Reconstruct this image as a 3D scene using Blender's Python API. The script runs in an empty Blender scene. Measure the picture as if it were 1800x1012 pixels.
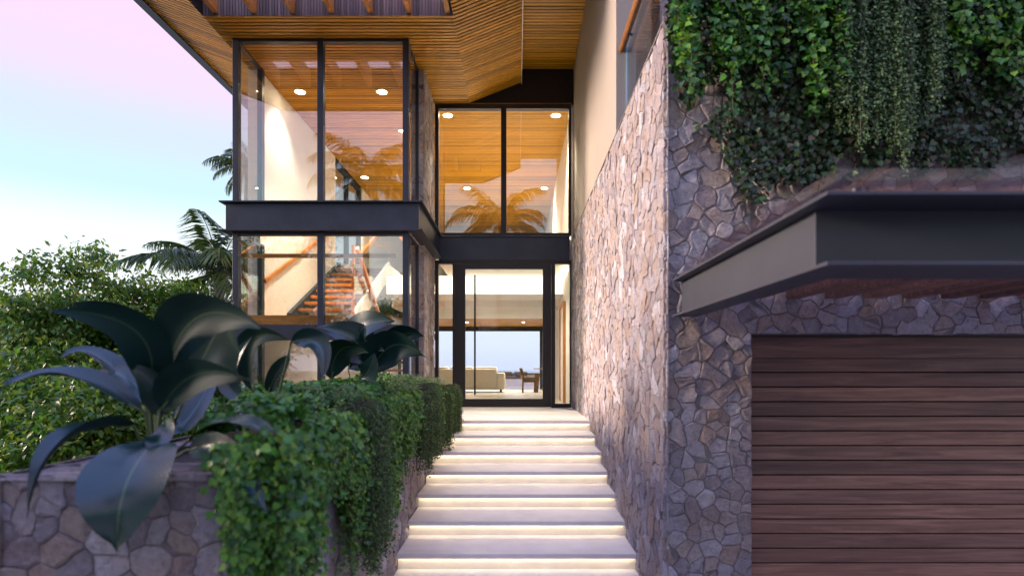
import bpy, math, random
import numpy as np
from mathutils import Vector, Matrix, noise as mnoise

random.seed(7); rng = np.random.default_rng(7)
SC = bpy.context.scene
COL = SC.collection
R = math.radians

# ------------------------------------------------------------------ camera, sky, sun, exposure
# eye level is z = 0; metres; x right, y into the picture
cam = bpy.data.cameras.new('camera'); camo = bpy.data.objects.new('camera', cam); COL.objects.link(camo)
camo.rotation_euler = (R(90), 0, 0)
cam.sensor_width = 36; cam.lens = 20.0
cam.shift_x = -0.005; cam.shift_y = 0.0789
cam.clip_start = 0.05; cam.clip_end = 20000
cam.dof.use_dof = True; cam.dof.focus_distance = 8.5; cam.dof.aperture_fstop = 1.35
SC.camera = camo

W = bpy.data.worlds.new('World'); SC.world = W; W.use_nodes = True
wn = W.node_tree; bg = wn.nodes['Background']
tc = wn.nodes.new('ShaderNodeTexCoord'); sx = wn.nodes.new('ShaderNodeSeparateXYZ'); wr = wn.nodes.new('ShaderNodeValToRGB')
wn.links.new(tc.outputs['Generated'], sx.inputs[0]); wn.links.new(sx.outputs['Z'], wr.inputs[0])
wr.color_ramp.interpolation = 'EASE'
stops = [(0.0, (.47, .49, .64)), (.05, (.53, .55, .66)), (.12, (.66, .69, .73)), (.19, (.55, .62, .66)), (.265, (.375, .53, .625)), (.33, (.41, .475, .625)), (.40, (.52, .43, .605)),
         (.46, (.56, .42, .60)), (.62, (.58, .54, .98)), (.80, (.48, .56, 1.20)), (1.0, (.42, .54, 1.28))]
el = wr.color_ramp.elements
el[0].position = 0; el[1].position = 1
for p, c in stops[1:-1]: el.new(p)
for e, (p, c) in zip(el, stops): e.position = p; e.color = (*c, 1)
wn.links.new(wr.outputs[0], bg.inputs[0]); bg.inputs[1].default_value = 1.0

sun = bpy.data.lights.new('sun', 'SUN'); suno = bpy.data.objects.new('sun', sun); COL.objects.link(suno)
sun.energy = 4.8; sun.angle = R(14); sun.color = (1, .77, .64)
sd = Vector((math.cos(R(4)), math.sin(R(4)), -math.tan(R(12))))   # light travels right, a little inward, down
suno.rotation_euler = sd.to_track_quat('-Z', 'Y').to_euler()

SC.view_settings.view_transform = 'Standard'; SC.view_settings.look = 'None'
SC.view_settings.exposure = 0.88; SC.view_settings.gamma = 1.0
SC.render.engine = 'CYCLES'
SC.cycles.max_bounces = 10; SC.cycles.diffuse_bounces = 4; SC.cycles.glossy_bounces = 4
SC.cycles.transmission_bounces = 8; SC.cycles.transparent_max_bounces = 24
SC.cycles.caustics_reflective = False; SC.cycles.caustics_refractive = False
SC.cycles.sample_clamp_indirect = 4.0
SC.cycles.use_denoising = True

# ------------------------------------------------------------------ helpers
def P(px, py, d):                       # photograph pixel + distance into the scene -> point
    return Vector(((px - 909) * d / 1000, d, (648 - py) * d / 1000))

class MB:
    def __init__(s): s.v = []; s.f = []
    def box(s, x0, x1, y0, y1, z0, z1):
        n = len(s.v)
        s.v += [(x0,y0,z0),(x1,y0,z0),(x1,y1,z0),(x0,y1,z0),(x0,y0,z1),(x1,y0,z1),(x1,y1,z1),(x0,y1,z1)]
        s.f += [tuple(n+i for i in q) for q in ((0,3,2,1),(4,5,6,7),(0,1,5,4),(1,2,6,5),(2,3,7,6),(3,0,4,7))]
        return s
    def hexa(s, pts):                   # 8 points, bottom ring then top ring
        n = len(s.v); s.v += [tuple(p) for p in pts]
        s.f += [tuple(n+i for i in q) for q in ((0,3,2,1),(4,5,6,7),(0,1,5,4),(1,2,6,5),(2,3,7,6),(3,0,4,7))]
        return s
    def prism_y(s, poly, y0, y1):       # polygon in (x, z) extruded along y
        n = len(s.v); k = len(poly)
        s.v += [(x, y0, z) for x, z in poly] + [(x, y1, z) for x, z in poly]
        s.f += [tuple(range(n, n+k)), tuple(range(n+2*k-1, n+k-1, -1))]
        s.f += [(n+i, n+k+i, n+k+(i+1)%k, n+(i+1)%k) for i in range(k)]
        return s
    def prism_x(s, poly, x0, x1):       # polygon in (y, z) extruded along x
        n = len(s.v); k = len(poly)
        s.v += [(x0, y, z) for y, z in poly] + [(x1, y, z) for y, z in poly]
        s.f += [tuple(range(n, n+k)), tuple(range(n+2*k-1, n+k-1, -1))]
        s.f += [(n+i, n+k+i, n+k+(i+1)%k, n+(i+1)%k) for i in range(k)]
        return s
    def beam(s, a, b, w, h):            # box bar from a to b, width w sideways, height h
        a = Vector(a); b = Vector(b); t = (b-a).normalized()
        up = Vector((0,0,1)) if abs(t.z) < .99 else Vector((0,1,0))
        r = t.cross(up).normalized(); u = r.cross(t)
        q = [a-r*w/2-u*h/2, a+r*w/2-u*h/2, b+r*w/2-u*h/2, b-r*w/2-u*h/2, a-r*w/2+u*h/2, a+r*w/2+u*h/2, b+r*w/2+u*h/2, b-r*w/2+u*h/2]
        return s.hexa(q)
    def tube(s, pts, rad, n=8):
        pts = [Vector(p) for p in pts]; base = len(s.v)
        for i, p in enumerate(pts):
            t = (pts[min(i+1, len(pts)-1)] - pts[max(i-1, 0)]).normalized()
            a = t.cross(Vector((.31,.87,.2))).normalized(); b = t.cross(a)
            for k in range(n):
                an = 2*math.pi*k/n
                s.v.append(tuple(p + (a*math.cos(an) + b*math.sin(an))*rad[i]))
        for i in range(len(pts)-1):
            for k in range(n):
                s.f.append((base+i*n+k, base+i*n+(k+1)%n, base+(i+1)*n+(k+1)%n, base+(i+1)*n+k))
        s.f.append(tuple(base+k for k in range(n-1, -1, -1))); s.f.append(tuple(base+(len(pts)-1)*n+k for k in range(n)))
        return s
    def disc(s, c, r, z0, z1, n=20):
        return s.tube([(c[0], c[1], z0), (c[0], c[1], z1)], [r, r], n)

def wloc(o):
    while o is not None:
        if o.type == 'EMPTY': return Vector(o.location)
        o = o.parent
    return Vector((0,0,0))
def put(o, parent):
    if parent is not None:
        o.parent = parent
        if parent.type == 'EMPTY': o.matrix_parent_inverse = Matrix.Translation(-Vector(parent.location))
    return o
def obj(name, mb, mat, parent=None, smooth=False, bevel=0.0):
    me = bpy.data.meshes.new(name); me.from_pydata(mb.v, [], mb.f); me.update()
    o = bpy.data.objects.new(name, me); COL.objects.link(o); me.materials.append(mat)
    if smooth: me.polygons.foreach_set('use_smooth', [True]*len(me.polygons))
    if bevel:
        m = o.modifiers.new('bevel', 'BEVEL'); m.width = bevel; m.segments = 2; m.limit_method = 'ANGLE'
    return put(o, parent)
def tag(o, label=None, cat=None, group=None, kind=None):
    for k, v in (('label', label), ('category', cat), ('group', group), ('kind', kind)):
        if v: o[k] = v
    return o
def thing(name, loc, label, cat, group=None):
    o = bpy.data.objects.new(name, None); COL.objects.link(o); o.location = loc; o.empty_display_size = .2
    return tag(o, label, cat, group)
def B(*a): return MB().box(*a)

# ------------------------------------------------------------------ materials
def mat(name):
    m = bpy.data.materials.new(name); m.use_nodes = True
    nt = m.node_tree; return m, nt, nt.nodes['Principled BSDF']
def nd(nt, t, **kw):
    n = nt.nodes.new(t)
    for k, v in kw.items():
        if k in n.inputs: n.inputs[k].default_value = v
        else: setattr(n, k, v)
    return n
def ramp(nt, src, stops, interp='LINEAR'):
    r = nt.nodes.new('ShaderNodeValToRGB'); r.color_ramp.interpolation = interp
    e = r.color_ramp.elements; e[0].position = 0; e[1].position = 1
    for _ in stops[1:-1]: e.new(.5)
    for x, (p, c) in zip(e, stops): x.position = p; x.color = (*c, 1)
    nt.links.new(src, r.inputs[0]); return r.outputs[0]
def mapped(nt, scale=(1,1,1), rot=(0,0,0)):
    t = nt.nodes.new('ShaderNodeTexCoord'); m = nt.nodes.new('ShaderNodeMapping')
    m.inputs['Scale'].default_value = scale; m.inputs['Rotation'].default_value = rot
    nt.links.new(t.outputs['Object'], m.inputs[0]); return m.outputs[0]
def noise(nt, vec, scale, detail=4, rough=.6, out='Fac'):
    n = nd(nt, 'ShaderNodeTexNoise', Scale=scale, Detail=detail, Roughness=rough)
    nt.links.new(vec, n.inputs['Vector']); return n.outputs[out]
def mixc(nt, fac, a, b, mode='MIX'):
    n = nt.nodes.new('ShaderNodeMix'); n.data_type = 'RGBA'; n.blend_type = mode
    for s, v in ((n.inputs[0], fac), (n.inputs[6], a), (n.inputs[7], b)):
        if hasattr(v, 'links'): nt.links.new(v, s)
        elif isinstance(v, (int, float)): s.default_value = v
        else: s.default_value = (*v, 1)
    return n.outputs[2]
def math_(nt, op, a, b=None):
    n = nt.nodes.new('ShaderNodeMath'); n.operation = op
    for s, v in zip(n.inputs, (a, b)):
        if v is None: continue
        if hasattr(v, 'links'): nt.links.new(v, s)
        else: s.default_value = v
    return n.outputs[0]
def piece_random(nt):                   # one random number per piece, separate or joined
    g = nt.nodes.new('ShaderNodeNewGeometry'); o = nt.nodes.new('ShaderNodeObjectInfo')
    return math_(nt, 'FRACT', math_(nt, 'ADD', g.outputs['Random Per Island'], math_(nt, 'MULTIPLY', o.outputs['Random'], 7.31)))
def bump(nt, b, h, strength=.5, dist=.01):
    n = nd(nt, 'ShaderNodeBump', Strength=strength, Distance=dist)
    nt.links.new(h, n.inputs['Height']); nt.links.new(n.outputs[0], b.inputs['Normal'])

def simple(name, col, rough=.5, metal=0, var=.15, nscale=6, bstr=0, bscale=60, spec=.5):
    m, nt, b = mat(name); v = mapped(nt)
    n = noise(nt, v, nscale, 5)
    c0 = tuple(c*(1-var) for c in col); c1 = tuple(min(1, c*(1+var)) for c in col)
    nt.links.new(ramp(nt, n, [(.3, c0), (.7, c1)]), b.inputs['Base Color'])
    b.inputs['Roughness'].default_value = rough; b.inputs['Metallic'].default_value = metal
    b.inputs['Specular IOR Level'].default_value = spec
    if bstr: bump(nt, b, noise(nt, v, bscale, 6), bstr, .006)
    return m

def stone_mat():
    m, nt, b = mat('stone'); v = mapped(nt)
    r = piece_random(nt)
    base = ramp(nt, r, [(0, (.26,.245,.26)), (.12, (.42,.37,.34)), (.26, (.34,.33,.36)), (.38, (.38,.29,.23)), (.48, (.48,.46,.47)),
                        (.62, (.29,.25,.26)), (.72, (.44,.36,.29)), (.82, (.40,.40,.43)), (.93, (.64,.64,.66))], 'CONSTANT')
    mott = noise(nt, v, 13, 9, .75)
    c = mixc(nt, .42, base, ramp(nt, mott, [(.25, (.18,.15,.15)), (.45, (.34,.30,.29)), (.6, (.41,.37,.36)), (.75, (.56,.52,.50))]))
    rust = ramp(nt, noise(nt, v, 3.2, 5, .6), [(.52, (0,0,0)), (.68, (1,1,1))])
    c = mixc(nt, math_(nt, 'MULTIPLY', rust, .35), c, (.36,.22,.12))
    fine = noise(nt, v, 38, 9, .78)
    c = mixc(nt, .6, c, ramp(nt, fine, [(.32, (.30,.28,.28)), (.48, (.9,.9,.9)), (.58, (1.1,1.1,1.1)), (.7, (1.5,1.47,1.45))]), 'MULTIPLY')
    c = mixc(nt, 1.0, c, (1.28,1.26,1.29), 'MULTIPLY')
    nt.links.new(c, b.inputs['Base Color']); b.inputs['Roughness'].default_value = .9
    b.inputs['Specular IOR Level'].default_value = .25
    h = math_(nt, 'ADD', math_(nt, 'MULTIPLY', mott, 1.4), math_(nt, 'MULTIPLY', fine, .8))
    bump(nt, b, h, 1.0, .034)
    return m

def slat_mat(name, cols, stretch=(1.2, 30, 30), rough=.45, bstr=.15):
    m, nt, b = mat(name); r = piece_random(nt)
    t = nt.nodes.new('ShaderNodeTexCoord'); mp = nt.nodes.new('ShaderNodeMapping'); mp.inputs['Scale'].default_value = stretch
    cx = nt.nodes.new('ShaderNodeCombineXYZ'); nt.links.new(math_(nt, 'MULTIPLY', r, 40), cx.inputs[0]); nt.links.new(math_(nt, 'MULTIPLY', r, 17), cx.inputs[1])
    va = nt.nodes.new('ShaderNodeVectorMath'); va.operation = 'ADD'
    nt.links.new(t.outputs['Object'], va.inputs[0]); nt.links.new(cx.outputs[0], va.inputs[1])
    nt.links.new(va.outputs[0], mp.inputs[0])
    wv = nd(nt, 'ShaderNodeTexNoise', Scale=1.0, Detail=8, Roughness=.65, Distortion=1.2); nt.links.new(mp.outputs[0], wv.inputs['Vector'])
    a = ramp(nt, wv.outputs[0], [(.28, cols[0]), (.5, cols[1]), (.72, cols[2])])
    c = mixc(nt, .75, a, ramp(nt, r, [(0, (.5,.48,.46)), (.5, (1,1,1)), (1, (1.42,1.36,1.25))]), 'MULTIPLY')
    nt.links.new(c, b.inputs['Base Color']); b.inputs['Roughness'].default_value = rough
    bump(nt, b, wv.outputs[0], bstr, .004)
    return m

def leaf_mat(name, cols, rough=.42, trans=.25, spec=.5):
    m, nt, b = mat(name); r = piece_random(nt); v = mapped(nt)
    c = ramp(nt, r, [(i/(len(cols)-1), k) for i, k in enumerate(cols)])
    c = mixc(nt, .5, c, ramp(nt, noise(nt, v, 4.0, 3), [(.3, (.45,.52,.5)), (.7, (1.6,1.45,1.25))]), 'MULTIPLY')
    nt.links.new(c, b.inputs['Base Color']); b.inputs['Roughness'].default_value = rough; b.inputs['Specular IOR Level'].default_value = spec
    tr = nt.nodes.new('ShaderNodeBsdfTranslucent'); mx = nt.nodes.new('ShaderNodeMixShader'); mx.inputs[0].default_value = trans
    nt.links.new(c, tr.inputs[0]); nt.links.new(b.outputs[0], mx.inputs[1]); nt.links.new(tr.outputs[0], mx.inputs[2])
    nt.links.new(mx.outputs[0], nt.nodes['Material Output'].inputs[0])
    return m

def big_leaf_mat():
    m, nt, b = mat('big_leaf'); v = mapped(nt)
    r = piece_random(nt)
    uv = nt.nodes.new('ShaderNodeUVMap'); s = nt.nodes.new('ShaderNodeSeparateXYZ'); nt.links.new(uv.outputs[0], s.inputs[0])
    c = mixc(nt, .5, ramp(nt, r, [(0, (.005,.026,.026)), (.5, (.007,.034,.028)), (1, (.012,.036,.022))]),
             ramp(nt, noise(nt, v, 7, 4), [(.3, (.004,.020,.022)), (.7, (.011,.042,.030))]))
    d = math_(nt, 'ABSOLUTE', math_(nt, 'SUBTRACT', s.outputs[0], .5))
    rib = ramp(nt, d, [(0.0, (1,1,1)), (.010, (1,1,1)), (.022, (0,0,0))])
    c = mixc(nt, rib, c, (.055,.10,.05))
    nt.links.new(c, b.inputs['Base Color']); b.inputs['Roughness'].default_value = .34; b.inputs['Specular IOR Level'].default_value = .55
    ge = nt.nodes.new('ShaderNodeNewGeometry')
    nt.links.new(math_(nt, 'ADD', math_(nt, 'MULTIPLY', ge.outputs['Backfacing'], .3), .27), b.inputs['Roughness'])
    nt.links.new(math_(nt, 'SUBTRACT', .6, math_(nt, 'MULTIPLY', ge.outputs['Backfacing'], .45)), b.inputs['Specular IOR Level'])
    # side veins run obliquely from the midrib
    w = nd(nt, 'ShaderNodeTexWave', Scale=1.0, Distortion=.4); w.wave_type = 'BANDS'; w.bands_direction = 'X'
    cx = nt.nodes.new('ShaderNodeCombineXYZ'); nt.links.new(math_(nt, 'SUBTRACT', math_(nt, 'MULTIPLY', s.outputs[1], 7.0), math_(nt, 'MULTIPLY', d, 5.0)), cx.inputs[0])
    nt.links.new(cx.outputs[0], w.inputs['Vector'])
    bump(nt, b, w.outputs[0], .05, .004)
    return m

def glass_mat(name, ior=2.0, tint=(.97,.985,.98)):
    m = bpy.data.materials.new(name); m.use_nodes = True; nt = m.node_tree; nt.nodes.remove(nt.nodes['Principled BSDF'])
    tr = nt.nodes.new('ShaderNodeBsdfTransparent'); tr.inputs[0].default_value = (*tint, 1)
    gl = nt.nodes.new('ShaderNodeBsdfGlossy'); gl.inputs['Roughness'].default_value = 0
    lw = nt.nodes.new('ShaderNodeLayerWeight'); lw.inputs['Blend'].default_value = .5
    f0 = ((ior-1)/(ior+1))**2
    fac = math_(nt, 'ADD', math_(nt, 'MULTIPLY', math_(nt, 'POWER', lw.outputs['Facing'], 5.0), 1-f0), f0)
    mx = nt.nodes.new('ShaderNodeMixShader')
    nt.links.new(fac, mx.inputs[0]); nt.links.new(tr.outputs[0], mx.inputs[1]); nt.links.new(gl.outputs[0], mx.inputs[2])
    nt.links.new(mx.outputs[0], nt.nodes['Material Output'].inputs[0]); return m
def emit(name, col, s):
    m = bpy.data.materials.new(name); m.use_nodes = True; nt = m.node_tree; nt.nodes.remove(nt.nodes['Principled BSDF'])
    e = nt.nodes.new('ShaderNodeEmission'); e.inputs[0].default_value = (*col, 1); e.inputs[1].default_value = s
    nt.links.new(e.outputs[0], nt.nodes['Material Output'].inputs[0]); return m

M = dict(
    stone=stone_mat(), mortar=simple('mortar', (.16,.14,.135), .95, var=.4, nscale=20, bstr=.6),
    stucco=simple('stucco', (.33,.29,.245), .9, var=.05, nscale=1.5, bstr=.45, bscale=140),
    plaster=simple('plaster', (.78,.75,.71), .75, var=.03, nscale=2, bstr=.1, bscale=90),
    steel=simple('steel_paint', (.028,.034,.054), .42, .3, var=.25, nscale=2.5, bstr=.05),
    canopy_steel=simple('canopy_paint', (.040,.043,.056), .55, 0, var=.12, nscale=2.5, bstr=.03),
    bronze=simple('bronze_frame', (.018,.014,.016), .45, .2, var=.15, nscale=4),
    black=simple('black_panel', (.010,.008,.007), .6, var=.2),
    slat=slat_mat('slat_wood', ((.28,.130,.003), (.46,.220,.005), (.60,.31,.010))),
    slat_dark=simple('slat_backing', (.02,.012,.006), .9),
    slat_grey=slat_mat('weathered_slat', ((.14,.11,.11), (.21,.17,.165), (.28,.23,.22)), (30,30,1.2), .7),
    rafter=slat_mat('rafter_wood', ((.30,.13,.035), (.42,.19,.05), (.5,.25,.08)), (30,2,30)),
    gwood=slat_mat('garage_wood', ((.085,.042,.030), (.185,.096,.068), (.32,.18,.13)), (1.1,24,24), .5, .25),
    gfill=simple('garage_gap', (.006,.004,.004), .9),
    timber=slat_mat('rail_timber', ((.32,.12,.03), (.46,.18,.045), (.55,.24,.07)), (6,6,6), .35),
    teak=slat_mat('teak', ((.10,.05,.018), (.16,.08,.03), (.22,.12,.05)), (6,6,6), .5),
    tread=slat_mat('tread_timber', ((.34,.12,.025), (.50,.19,.04), (.60,.26,.07)), (2,20,20), .35),
    trav=simple('travertine', (.72,.69,.66), .55, var=.08, nscale=5, bstr=.12, bscale=35),
    floor=simple('interior_floor', (.62,.56,.48), .35, var=.06, nscale=2),
    glass=glass_mat('window_glass', 2.4), glass_clear=glass_mat('rail_glass', 1.5, (.93,.97,.98)),
    glass_edge=simple('glass_edge', (.35,.55,.75), .15),
    led=emit('led_strip', (1, .80, .52), 8.5), cove=emit('cove_strip', (1, .80, .50), 9.0), band=emit('light_band', (1, .86, .62), 1.7), lamp=emit('downlight_lens', (1, .82, .55), 45),
    trim=simple('white_trim', (.8,.78,.74), .4), soil=simple('soil', (.03,.022,.016), .95, var=.4, nscale=30, bstr=.8),
    concrete=simple('driveway_concrete', (.34,.32,.30), .8, var=.12, nscale=1.5, bstr=.25),
    grass=simple('garden_ground', (.05,.055,.025), .95, var=.4, nscale=3, bstr=.5, bscale=20),
    fabric=simple('sofa_fabric', (.62,.57,.50), .9, var=.06, nscale=10, bstr=.3, bscale=300),
    cushion=simple('cushion_fabric', (.20,.15,.10), .9, var=.15, nscale=10, bstr=.3, bscale=300),
    bark=simple('bark', (.10,.075,.055), .9, var=.4, nscale=9, bstr=.8, bscale=25),
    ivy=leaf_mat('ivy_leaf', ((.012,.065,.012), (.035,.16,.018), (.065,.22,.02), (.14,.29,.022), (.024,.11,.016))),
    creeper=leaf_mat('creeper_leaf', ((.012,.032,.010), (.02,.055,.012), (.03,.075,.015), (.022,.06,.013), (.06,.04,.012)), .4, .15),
    fern=leaf_mat('fern_leaf', ((.03,.075,.02), (.05,.11,.026), (.075,.14,.035)), .6, .2),
    sage=leaf_mat('sage_leaf', ((.045,.10,.035), (.08,.15,.05), (.11,.19,.065)), .55, .2),
    tree_leaf=leaf_mat('tree_leaf', ((.025,.10,.014), (.055,.17,.02), (.10,.23,.022), (.19,.27,.025), (.04,.14,.018)), .42, .35),
    palm_leaf=leaf_mat('palm_leaf', ((.03,.07,.02), (.055,.11,.028), (.085,.14,.035)), .4, .2),
    big_leaf=big_leaf_mat(), stem=simple('leaf_stem', (.07,.11,.04), .5),
    vine_stem=simple('vine_stem', (.06,.045,.025), .8),
)
def water_mat():
    m, nt, b = mat('sea'); b.inputs['Base Color'].default_value = (.04,.08,.12,1); b.inputs['Roughness'].default_value = .15
    v = mapped(nt, (1,1,1)); bump(nt, b, noise(nt, v, .6, 5), .3, .3); return m
M['sea'] = water_mat()

# ------------------------------------------------------------------ ground
GZ = -2.01
def sstep(a, b, x):
    t = min(1, max(0, (x-a)/(b-a))); return t*t*(3-2*t)
def ground_z(x, y):
    z = GZ - .012 - .9*sstep(-2.2, -6, x) - .5*sstep(-8, -20, x)
    if y > -40: z -= 45*sstep(26, 150, math.hypot(min(x, 0)*.9, max(y, 0)))
    return z
g = MB(); nx, ny = 90, 90
xs = [-2.1 + math.copysign(abs(t)**2.2, t)*900 for t in np.linspace(-1, 1, nx)]; ys = [4 + math.copysign(abs(t)**2.2, t)*900 for t in np.linspace(-1, 1, ny)]
for y in ys:
    for x in xs: g.v.append((x, y, ground_z(x, y)))
for j in range(ny-1):
    for i in range(nx-1): g.f.append((j*nx+i, j*nx+i+1, (j+1)*nx+i+1, (j+1)*nx+i))
tag(obj('ground', g, M['grass'], smooth=True), kind='structure')
tag(obj('driveway', B(-1.95, 14, -30, 3.9, GZ-.3, GZ), M['concrete']), kind='structure')
tag(obj('sea', B(-9000, 9000, 60, 16000, -38.5, -38), M['sea']), kind='structure')

# ------------------------------------------------------------------ rubble stone
def poisson(u0, u1, v0, v1, radii, inside=lambda u, v: True):
    pts = []; cell = max(radii); grid = {}
    for ri, r in enumerate(radii):
        n = int((u1-u0)*(v1-v0)/(r*r)*(.45 if ri < len(radii)-1 else 7))
        for _ in range(n):
            u = random.uniform(u0, u1); v = random.uniform(v0, v1)
            if not inside(u, v): continue
            cu, cv = int(u//cell), int(v//cell)
            if any(((pu-u)*.85)**2+((pv-v)*1.12)**2 < ((pr+r)*.47)**2 for a in (-1,0,1) for b in (-1,0,1) for (pu, pv, pr) in grid.get((cu+a, cv+b), ())): continue
            grid.setdefault((cu, cv), []).append((u, v, r)); pts.append((u, v, r))
    return pts
def clip(poly, nu, nv, c):              # keep nu*u+nv*v <= c
    out = []; k = len(poly)
    for i in range(k):
        a, b = poly[i], poly[(i+1) % k]
        da = nu*a[0]+nv*a[1]-c; db = nu*b[0]+nv*b[1]-c
        if da <= 0: out.append(a)
        if (da < 0 < db) or (db < 0 < da):
            t = da/(da-db); out.append((a[0]+(b[0]-a[0])*t, a[1]+(b[1]-a[1])*t))
    return out
def cells(u0, u1, v0, v1, radii, hole=None, seed=0):
    random.seed(seed)
    ins = (lambda u, v: not (hole[0] < u < hole[1] and hole[2] < v < hole[3])) if hole else (lambda u, v: True)
    pts = poisson(u0, u1, v0, v1, radii, ins)
    A = np.array([(p[0], p[1]) for p in pts]); Rr = np.array([p[2] for p in pts])
    res = []
    for i, (u, v, r) in enumerate(pts):
        d2 = (A[:,0]-u)**2+(A[:,1]-v)**2
        nb = np.argsort(d2)[1:22]
        poly = [(u0,v0),(u1,v0),(u1,v1),(u0,v1)]
        m = max(radii)*1.6
        poly = [(max(u0,u-m),max(v0,v-m)),(min(u1,u+m),max(v0,v-m)),(min(u1,u+m),min(v1,v+m)),(max(u0,u-m),min(v1,v+m))]
        for j in nb:
            du, dv = A[j,0]-u, A[j,1]-v
            w = .5
            poly = clip(poly, du, dv, du*(u+du*w)+dv*(v+dv*w))
            if len(poly) < 3: break
        if hole and len(poly) >= 3:
            if u <= hole[0]: poly = clip(poly, 1, 0, hole[0])
            elif v >= hole[3]: poly = clip(poly, 0, -1, -hole[3])
            elif u >= hole[1]: poly = clip(poly, -1, 0, -hole[1])
        if len(poly) >= 3: res.append(poly)
    # join some neighbours so that outlines turn irregular
    key = lambda p: (round(p[0], 5), round(p[1], 5))
    edges = {}
    for i, p in enumerate(res):
        for k in range(len(p)): edges[(key(p[k]), key(p[(k+1) % len(p)]))] = (i, k)
    used = set(); out = []
    order = list(range(len(res))); random.shuffle(order)
    for i in order:
        if i in used: continue
        used.add(i); p = res[i]
        if random.random() < .45:
            ks = list(range(len(p))); random.shuffle(ks)
            for k in ks:
                a, b = p[k], p[(k+1) % len(p)]; L = math.hypot(a[0]-b[0], a[1]-b[1])
                hit = edges.get((key(b), key(a)))
                if hit and hit[0] not in used and L > .07:
                    q = res[hit[0]]; used.add(hit[0])
                    pp = [p[(k+1+m) % len(p)] for m in range(len(p))]; qq = [q[(hit[1]+1+m) % len(q)] for m in range(len(q))]
                    p = pp + qq[1:-1]; break
        out.append(p)
    return out
def stone_geo(mb, poly, T, joint=.0028, proud=(.006,.019), amp=.011, bounds=None):
    # poly in wall coordinates; T(u, v, h) -> world
    pts = []
    k = len(poly)
    for i in range(k):
        a, b = poly[i], poly[(i+1) % k]; L = math.hypot(b[0]-a[0], b[1]-a[1])
        if L < .012: continue
        n = 1 if L < .035 else (2 if L < .08 else 3)
        for s in range(n):
            t = s/n; pts.append((a[0]+(b[0]-a[0])*t, a[1]+(b[1]-a[1])*t))
    if len(pts) < 3: return 0
    q = []
    for (u, v) in pts:
        nv = mnoise.noise_vector(Vector((u*8, v*8, 3.3))); n2 = mnoise.noise_vector(Vector((u*33, v*33, 7.1)))
        du, dv = nv.x*amp*1.3+n2.x*amp*.7, nv.y*amp*1.3+n2.y*amp*.7
        if bounds:
            if u < bounds[0]+.002 or u > bounds[1]-.002: du = 0
            if v < bounds[2]+.002 or v > bounds[3]-.002: dv = 0
        q.append((u+du, v+dv))
    cu = sum(p[0] for p in q)/len(q); cv = sum(p[1] for p in q)/len(q)
    ar = 0
    for i in range(len(q)):
        a, b = q[i], q[(i+1) % len(q)]; ar += a[0]*b[1]-b[0]*a[1]
    sg = 1 if ar > 0 else -1; nin = []
    for i in range(len(q)):
        a, b, c2 = q[i-1], q[i], q[(i+1) % len(q)]
        e1 = Vector((b[0]-a[0], b[1]-a[1])); e2 = Vector((c2[0]-b[0], c2[1]-b[1]))
        e1.normalize(); e2.normalize(); nn = Vector((-(e1.y+e2.y), e1.x+e2.x))*sg
        nin.append(nn.normalized() if nn.length > .3 else Vector((cu-b[0], cv-b[1])).normalized())
    idx = {id(p): i for i, p in enumerate(q)}
    def ins(p, d): nn = nin[idx[id(p)]]; return (p[0]+nn.x*d, p[1]+nn.y*d)
    h = random.uniform(*proud); tu, tv = random.gauss(0, .03), random.gauss(0, .03)
    base = len(mb.v); n = len(q)
    def H(p, e): return max(.004, h + e + (p[0]-cu)*tu + (p[1]-cv)*tv)
    for p in q:
        p0 = ins(p, joint); mb.v.append(tuple(T(p0[0], p0[1], 0)))
    for p in q:
        p0 = ins(p, joint); e = mnoise.noise(Vector((p[0]*14, p[1]*14, 8)))*.005
        mb.v.append(tuple(T(p0[0], p0[1], H(p0, -.003+e))))
    for p in q:
        p0 = ins(p, joint+.004+.009*random.random()); e = random.gauss(0, .0025)
        mb.v.append(tuple(T(p0[0], p0[1], H(p0, e))))
    for i in range(n):
        j = (i+1) % n
        mb.f.append((base+i, base+j, base+n+j, base+n+i)); mb.f.append((base+n+i, base+n+j, base+2*n+j, base+2*n+i))
    mb.f.append(tuple(base+2*n+i for i in range(n)))
    return abs(ar)/2

def stones_for(root, jobs, limit=300):
    # jobs: (polys, T, weight(u,v), bounds); the stones that show largest become parts, the rest one joined part
    allp = []
    for polys, T, wt, bounds in jobs:
        for p in polys:
            cu = sum(a[0] for a in p)/len(p); cv = sum(a[1] for a in p)/len(p)
            ar = abs(sum(p[i][0]*p[(i+1)%len(p)][1]-p[(i+1)%len(p)][0]*p[i][1] for i in range(len(p))))/2
            allp.append((ar*wt(cu, cv), p, T, bounds))
    allp.sort(key=lambda t: -t[0])
    for s, p, T, bounds in allp[:limit]:
        mb = MB()
        if stone_geo(mb, p, T, bounds=bounds): obj('stone', mb, M['stone'], root)
    rest = MB()
    for s, p, T, bounds in allp[limit:]: stone_geo(rest, p, T, bounds=bounds)
    if rest.v: tag(obj('small_stones', rest, M['stone'], root), kind='stuff')

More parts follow.
